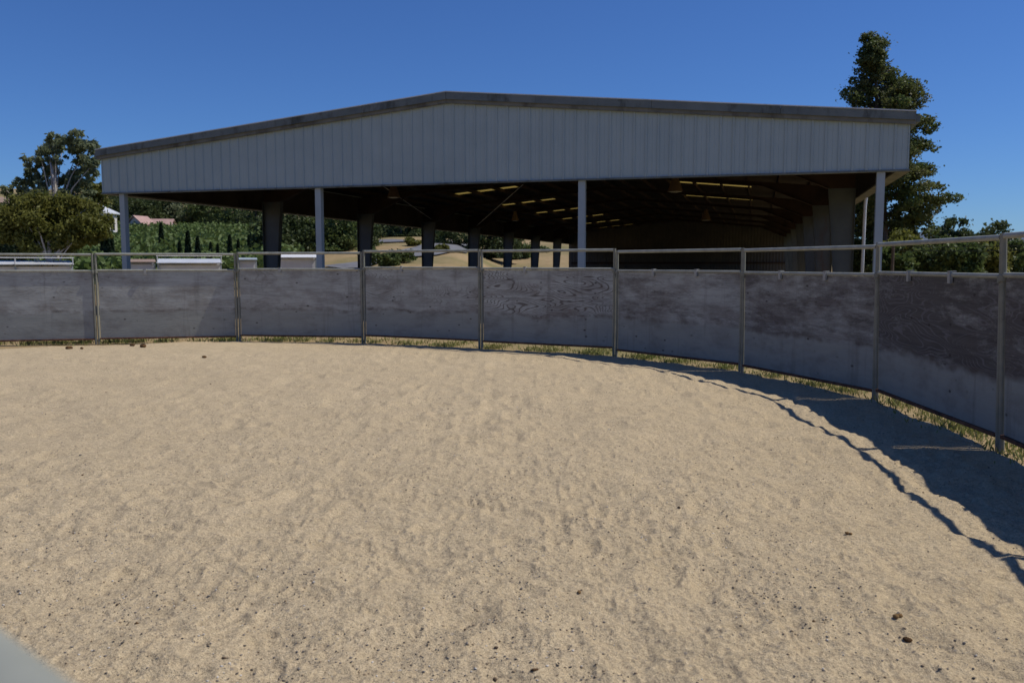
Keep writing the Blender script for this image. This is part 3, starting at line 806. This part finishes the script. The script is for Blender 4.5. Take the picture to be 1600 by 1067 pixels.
# tall tree at the right corner of the barn
def tall_tree():
    d = 45.0; a0 = az_of_px(1379); base = (d*math.tan(a0), d, 0.0)
    t = empty('tall_tree', base); t.scale = (1.12, 1.0, .935); tag(t, 'tall bronze-green tree rising above the right end of the barn', 'tree')
    r = np.random.default_rng(3); Hh = 14.3
    # half widths (left, right) in metres against height
    hz = [0.6, 2.0, 3.2, 4.5, 6.2, 8.2, 9.2, 10.4, 11.4, 12.4, 13.3, 14.2]
    wl = [2.6, 2.6, 2.4, 2.6, 2.5, 2.5, 2.5, 2.2, 1.5, .9, .55, .2]
    wr = [2.0, 2.8, 2.6, 3.3, 2.7, 2.7, 2.6, 2.5, 2.2, 1.2, .6, .15]
    C = []; Rd = []; m = MB()
    lean = lambda z: -1.0*(max(z, 0)/Hh)**1.5
    m.tube([(lean(z), 0, z) for z in (-.2, 3, 6, 9, 11.5, 13.4, 14.2)], [.30, .25, .20, .13, .08, .04, .015], 8)
    nb = 165
    for i in range(nb):
        z = 1.0 + 13.0*((i+.5)/nb)**.92 + r.uniform(-.2, .2); ang = r.uniform(0, 2*np.pi)
        cx = math.cos(ang); L_ = np.interp(z, hz, wr if cx > 0 else wl)
        L_ = L_*r.uniform(.72, 1.06) - lean(z)*cx*0
        end = Vector((lean(z) + (1.0 if cx>0 else 1.0)*cx*L_ , math.sin(ang)*L_*.9, z + r.uniform(-.1, .55)))
        st = Vector((lean(z-.4), 0, max(.5, z-.45*L_*.5)))
        md = st.lerp(end, .55) + Vector((0,0,.18))
        m.tube([st, md, end], [.05, .03, .012], 5, False)
        kmax = max(2, int(L_*2.3))
        for k in range(kmax):
            f = .18 + .82*(k+.5)/kmax
            p = (st.lerp(md, f/.55) if f < .55 else md.lerp(end, (f-.55)/.45))
            C.append((p.x + r.normal()*.14, p.y + r.normal()*.14, p.z - .08 + r.normal()*.10)); Rd.append(r.uniform(.20, .46))
    C = np.array(C); Rd = np.array(Rd)
    V, F_ = leaf_quads(clumps(C, Rd*.98, 92000, 4, .14), .10, 1.5, .5, 5)
    link('crown', np_mesh('crown', V, F_), M['leaf_tall'], t)
    link('trunk', m.mesh('trunk'), M['bark'], t, True)
tall_tree()
right_spec = [(1415, 385, 30, 38, 'leaf_olive', 'rounded green shrub at the foot of the tall tree'), (1398, 408, 22, 30, 'leaf_mid', 'low leafy shrub right of the barn corner post'),
              (1352, 392, 24, 48, 'leaf_dark', 'dark shrub seen between the downspout and the barn corner post'), (1462, 396, 30, 34, 'leaf_mid', 'leafy green shrub right of the tall tree'), (1502, 398, 28, 33, 'leaf_mid', 'light green shrub in the middle of the right-hand gap'),
              (1545, 400, 26, 36, 'leaf_olive', 'yellowish shrub left of the right-hand pen post'), (1590, 402, 26, 38, 'leaf_mid', 'dense shrub at the right edge behind the pen'),
              (1640, 405, 24, 40, 'leaf_mid', 'shrub just outside the right edge')]
for i, (px, py, rp, d, mt, lb) in enumerate(right_spec[:7]):
    b = on(px, d)
    tree('shrub', b, lb, 'shrub', lobes(b, d, [(px,py,rp),(px-rp*.6,py+rp*.5,rp*.7),(px+rp*.6,py+rp*.5,rp*.7),(px,py+rp,rp*.9),(px,py+rp*1.6,rp*.9)]), 18, 7500, .11, mt, 'bark', .06, 1.2, 9, 'shrubs right of the barn', 161+i*3)
far_r = [(1490, 362, 20, 130, 'leaf_dark', 'far upright tree against the sky, right of the tall tree'), (1516, 372, 13, 135, 'leaf_dark', 'small far tree touching the upright one'),
         (1556, 372, 24, 120, 'leaf_dark', 'broad dark far tree behind the right-hand pen post'), (1440, 388, 16, 140, 'leaf_dark', 'far dark tree seen under the tall tree branches'), (1600, 392, 16, 125, 'leaf_dark', 'far dark tree at the right edge')]
for i, (px, py, rp, d, mt, lb) in enumerate(far_r):
    b = on(px, d)
    tree('far_tree', b, lb, 'tree', lobes(b, d, [(px,py,rp),(px-rp*.7,py+rp*.7,rp*.8),(px+rp*.7,py+rp*.7,rp*.8),(px-rp*.4,py+rp*1.5,rp),(px+rp*.5,py+rp*1.6,rp)]), 16, 6000, .30, mt, 'bark', .25, 4, 8, 'far trees on the right', 191+i*3)

# two-wire fence in front of the right-hand shrubs
wf = empty('wire_fence', on(1520, 27)); tag(wf, 'dark two-wire fence crossing the shrubs on the right', 'fence')
p0, p1 = Vector(on(1392, 28)) - wf.location, Vector(on(1680, 26)) - wf.location
for z in (2.02, 1.90):
    m = MB(); m.tube([p0.lerp(p1, k/8) + Vector((0,0,z - .06*(1-(2*k/8-1)**2))) for k in range(9)], .008, 5); m.build('wire', M['wire'], wf)
for p in (p0, p1):
    m = MB(); m.tube([p, p + Vector((0,0,2.1))], .05, 8); m.build('post', M['bark'], wf)

# ------------------------------------------------------------------ sheds, houses and vehicle behind
def shed(px0, px1, d, ztop, label, roof='galv', drop=.22, wall=True, rails=False, depth=3.0):
    x0, y0 = at(px0, d); x1, y1 = at(px1, d); w_ = math.hypot(x1-x0, y1-y0)
    t = empty('stall_shed', ((x0+x1)/2, (y0+y1)/2, float(terr((x0+x1)/2, (y0+y1)/2))-.02), math.atan2(y1-y0, x1-x0)); tag(t, label, 'shed', 'low metal sheds beyond the pen')
    h = ztop; m = MB()
    m.hexa([(-w_/2,-.3,h-drop),(w_/2,-.3,h-drop),(w_/2,depth,h-.03),(-w_/2,depth,h-.03)], [(-w_/2,-.3,h-drop+.03),(w_/2,-.3,h-drop+.03),(w_/2,depth,h),(-w_/2,depth,h)])
    m.build('roof', M[roof], t)
    n = max(2, int(w_/2.2)+1)
    for k in range(n):
        xx = -w_/2+.08 + (w_-.16)*k/(n-1); m = MB(); m.box(xx-.04, xx+.04, -.14, -.06, 0, h-drop-.004); m.build('post', M['post'], t)
    if wall:
        m = MB(); m.box(-w_/2+.03, w_/2-.03, -.02, .04, .3, h-drop-.10); m.build('wall', M['white'], t)
        m = MB(); m.box(-w_/2+.03, w_/2-.03, depth-.1, depth-.04, 0, h-.12); m.build('wall', M['galv'], t)
    if rails:
        m = MB(); m.tube([(-w_/2,-.32,h+.12),(w_/2,-.32,h+.12)], .03, 6)
        m.build('ridge_pipe', M['galv'], t)
        for k in range(n):
            xx = -w_/2+.05+(w_-.1)*k/(n-1); m = MB(); m.tube([(xx,-.32,h-drop),(xx,-.32,h+.12)], .025, 6); m.build('rail_post', M['galv'], t)
shed(-70, 118, 46, 1.68, 'long grey-roofed shed with a pipe rail at the far left', 'galv', .2, True, True)
shed(200, 246, 47, 1.78, 'small shed with dark roof beside the left barn post', 'brown_roof', .18)
shed(247, 349, 46, 1.80, 'pale shed with pipe-framed roof right of the dark-roofed one', 'galv', .25, True, True)
shed(373, 404, 50, 1.80, 'grey box-like shed left of the first frame column', 'post', .15)
shed(432, 497, 50, 1.98, 'bright white-roofed shed left of the second barn post', 'white', .25)

def house(px, d, w_, dp, h, rh, label, wall, roof, rz=0.0):
    b = on(px, d); t = empty('house', b, -math.atan2(b[0], b[1]) + rz); tag(t, label, 'house')
    m = MB(); m.box(-w_/2, w_/2, 0, dp, -1.5, h); m.build('wall', M[wall], t)
    m = MB(); e = .4
    for sg in (-1, 1):
        a_ = [( -w_/2-e, dp/2+sg*(dp/2+e), h-.1), (w_/2+e, dp/2+sg*(dp/2+e), h-.1), (w_/2+e, dp/2, h+rh), (-w_/2-e, dp/2, h+rh)]
        m.hexa(a_, [(p[0], p[1], p[2]+.2) for p in a_])
    m.build('roof', M[roof], t)
    m = MB(); m.v = [(-w_/2, 0.02, h), (-w_/2, dp-.02, h), (-w_/2, dp/2, h+rh), (w_/2, .02, h), (w_/2, dp-.02, h), (w_/2, dp/2, h+rh)]; q_ = m.v
    for tri in ((0,1,2), (5,4,3)):
        m = MB(); m.v = [q_[i] for i in tri]; m.f = [(0,1,2)]; m.build('gable', M[wall], t)
    n = max(2, int(w_/3.5))
    for k in range(n):
        xx = -w_/2 + w_*(k+.5)/n; m = MB(); m.box(xx-.6, xx+.6, -.04, .05, h*.4, h*.8); o = m.build('window', M['glass'], t)
        m = MB(); m.box(xx-.7, xx+.7, -.07, -.041, h*.34, h*.4); m.build('sill', M['white'], o)
house(174, 150, 5.5, 7, 4.6, 1.6, 'pale gabled house beside the left barn post', 'stucco', 'galv', R(60))
house(236, 186, 3.6, 3.4, 1.3, 1.7, 'low building with peaked pink tiled roof behind the field', 'stucco', 'pink_roof', R(52))
house(252, 189, 4.6, 4, 1.2, 1.3, 'low pink-roofed wing just right of the peaked pink roof', 'stucco', 'pink_roof', R(-14))
house(146, 230, 9, 8, 3.6, 2.0, 'brown-roofed house on the hill right of the eucalyptus', 'stucco', 'brown_roof', R(15))
house(4, 330, 10, 8, 4.0, 2.2, 'hillside house at the far left edge', 'stucco', 'brown_roof', R(-10))
house(694, 150, 6.5, 6, 3.4, 1.6, 'pale house with brown roof above the driveway', 'stucco', 'brown_roof', R(10))
house(430, 420, 12, 9, 4.0, 2.2, 'pale hillside house glimpsed above the oaks', 'stucco', 'brown_roof', R(8))

def van(px, d):
    b = on(px, d); t = empty('parked_van', b, -math.atan2(b[0], b[1])+R(8)); tag(t, 'white van parked beyond the field at the left edge', 'van')
    m = MB(); L_, Wd_ = 4.8, 1.9
    prof = [(-2.4,.45),(2.2,.45),(2.4,.6),(2.35,1.05),(1.75,1.2),(1.1,1.95),(.8,2.1),(-2.3,2.1),(-2.4,1.9)]
    n = len(prof); m.v = [(x, 0, z) for x, z in prof] + [(x, Wd_, z) for x, z in prof]
    m.f = [tuple(range(n)), tuple(range(n, 2*n))[::-1]] + [(i, n+i, n+(i+1) % n, (i+1) % n) for i in range(n)]
    m.build('body', M['white'], t)
    for x0, x1 in ((-2.1,-.9),(-.7,.3),(.45,1.15)):
        m = MB(); m.hexa([(x0,-.015,1.25),(x1+.2*(x1>1),-.015,1.25),(x1+.2*(x1>1),.0-.002,1.25),(x0,-.002,1.25)], [(x0,-.015,1.85),(x1,-.015,1.85),(x1,-.002,1.85),(x0,-.002,1.85)]); m.build('window', M['glass'], t)
    for x in (-1.5, 1.5):
        for yy in (-.02, Wd_-.2):
            m = MB(); m.tube([(x,yy,.34),(x,yy+.22,.34)], .34, 16); m.build('wheel', M['tyre'], t)
van(8, 140)

# ------------------------------------------------------------------ weeds along the fence, pebbles, dung
Pw = []; r_ = np.random.default_rng(77)
V_all = []; 
for i in range(1, len(POSTS)-1):
    p, q = np.array(POSTS[i]), np.array(POSTS[i+1]); e = q-p; nrm = np.array([e[1], -e[0]])/np.linalg.norm(e)
    if np.dot(nrm, -p) < 0: nrm = -nrm           # towards the inside
    n = 2700
    u = r_.random(n); dens = vnoise(u*14+i*9, u*0+1.5, 91); keep = r_.random(n) < np.clip((dens-.28)*2.2, .06, 1); u = u[keep]; n = len(u)
    off = np.where(r_.random(n) < .45, r_.normal(size=n)*.13 - .12, -.9*r_.random(n))
    base = p + u[:,None]*e + nrm*off[:,None]
    hh = (.015+.065*r_.random(n)**2.4)*(.5+vnoise(u*22+i*5, u*0+8.5, 92))
    dirx = r_.normal(size=(n,2))*.45
    tip = np.concatenate([base + dirx*hh[:,None]*1.2, hh[:,None]+.0], 1)
    ang = r_.random(n)*np.pi; wv = np.stack([np.cos(ang), np.sin(ang), 0*ang], 1)*(.004+.008*r_.random(n))[:,None]
    b3 = np.concatenate([base, np.full((n,1), -.02)], 1); m3 = (b3+tip)/2 + np.array([0,0,.01])
    V_all.append(np.stack([b3-wv*.6, m3-wv, tip, m3+wv], 1).reshape(-1,3))
V = np.concatenate(V_all)
tag(link('weeds', np_mesh('weeds', V, np.arange(len(V)).reshape(-1,4)), M['weed']), 'short dry and green weeds along the foot of the pen panels', 'weeds', kind='stuff')

ico_v = np.array([(0,0,1),(.9,0,.1),(.28,.85,.05),(-.72,.52,.1),(-.72,-.52,.0),(.28,-.85,.1),(0,0,-.8)])
ico_f = np.array([(0,1,2),(0,2,3),(0,3,4),(0,4,5),(0,5,1),(6,2,1),(6,3,2),(6,4,3),(6,5,4),(6,1,5)])
def inside(xy):
    a = np.arctan2(xy[:,0], xy[:,1]); r = np.hypot(xy[:,0], xy[:,1]); return r < np.interp(a, sa, rf) - .1
def pebbles(name, n, smin, smax, mats, seed, rmax=15.5, label='small stones and grit strewn over the sand', cat='gravel', pr=(.17,.33,.38,.12)):
    r = np.random.default_rng(seed); a = r.uniform(-.72, .72, n*2)
    d = 1/(r.uniform(1/rmax, 1/2.2, n*2)); xy = np.stack([d*np.sin(a), d*np.cos(a)], 1)
    k = inside(xy) & (vnoise(xy[:,0]*1.7+20, xy[:,1]*1.7+20, 61) + .35*r.random(n*2) > .55); xy = xy[k][:n]; n = len(xy)
    s = smin + (smax-smin)*r.random(n)**4.0
    z = sand_h(xy[:,0], xy[:,1]) + s*.25
    ang = r.random(n)*6.28; c, si = np.cos(ang), np.sin(ang)
    sc = np.stack([s*(.8+.6*r.random(n)), s*(.6+.5*r.random(n)), s*(.45+.35*r.random(n))], 1)
    P = ico_v[None]*sc[:,None]*(1+.18*r.normal(size=(n,7,1)))
    X = P[...,0]*c[:,None]-P[...,1]*si[:,None]; Y = P[...,0]*si[:,None]+P[...,1]*c[:,None]
    V = np.stack([X+xy[:,:1], Y+xy[:,1:], P[...,2]+z[:,None]], -1).reshape(-1,3)
    F_ = (ico_f[None] + (np.arange(n)*7)[:,None,None]).reshape(-1,3)
    me = np_mesh(name, V, F_)
    for m_ in mats: me.materials.append(m_)
    me.polygons.foreach_set('material_index', np.repeat(r.choice(len(mats), n, p=pr), 10).astype(np.int32))
    return tag(link(name, me), label, cat, kind='stuff')
pm = [NT('dark_stone').fin((.075,.068,.062), .9), NT('grey_stone').fin((.18,.165,.15), .9), NT('tan_stone').fin((.30,.23,.15), .9), NT('pale_stone').fin((.55,.52,.47), .8)]
pebbles('pebbles', 24000, .0012, .0075, pm, 101)

pebbles('soil_crumbs', 260, .004, .013, [M['dung'], NT('dark_crumb').fin((.10,.07,.045), .95), NT('brown_crumb').fin((.20,.145,.09), .95), NT('grey_crumb').fin((.22,.20,.17), .95)], 103, 15.5, 'scattered dark crumbs of soil and dry dung on the sand', 'crumbs', (.3,.3,.25,.15))

def clod(loc, r, mat, label, seed):
    rr = random.Random(seed); m = MB(); n = 10
    for k in range(3 if r > .03 else 2):
        c = (rr.uniform(-.7,.7)*r, rr.uniform(-.5,.5)*r, r*.35); q = r*rr.uniform(.55,.8)
        prof = [(q*math.sin(t_)*1.0, -q*.7*math.cos(t_)) for t_ in np.linspace(.15, math.pi-.05, 6)]
        b = len(m.v); m.lathe(prof, c, n)
        for j in range(b, len(m.v)):
            v = m.v[j]; f = 1+rr.uniform(-.14,.14); m.v[j] = (c[0]+(v[0]-c[0])*f, c[1]+(v[1]-c[1])*f, c[2]+(v[2]-c[2])*f)
    o = m.build('dung_clod', M[mat], None, True); o.location = loc
    tag(o, label, 'dung', 'dung clods on the sand'); return o
def gpt(px, py):
    u, w_ = (px-800)/1300.5, -(py-533.5)/1300.5; c, s_ = math.cos(.092), math.sin(.092)
    d = Vector((u, c + w_*s_, -s_ + w_*c)); k = -CAM_H/d.z; p = d*k
    return (p.x, p.y, float(sand_h(np.array([p.x]), np.array([p.y]))[0]))
for i, (px, py, r, mt, lb) in enumerate([(1416, 1010, .019, 'dung', 'dark brown dung clod in the lower right of the sand'), (1403, 984, .017, 'dung_tan', 'tan dung clod just above the dark brown one, lower right'),
        (109, 546, .06, 'dung', 'dark dung heap on the sand near the far left panel'), (226, 545, .07, 'dung', 'wide dark dung heap below the slanting sunlit panel'),
        (207, 543, .04, 'dung', 'small dung heap just left of the wide one'), (318, 559, .04, 'dung', 'single dung clod below the right end of the slanting sunlit panel'),
        (128, 546, .035, 'dung', 'small dung clod just right of the far left heap'), (905, 939, .012, 'dung_tan', 'tiny orange-brown clod in the middle foreground'), (1325, 845, .016, 'dung_tan', 'small tan clod left of the rail shadow')]):
    clod(gpt(px, py), r, mt, lb, i+5)
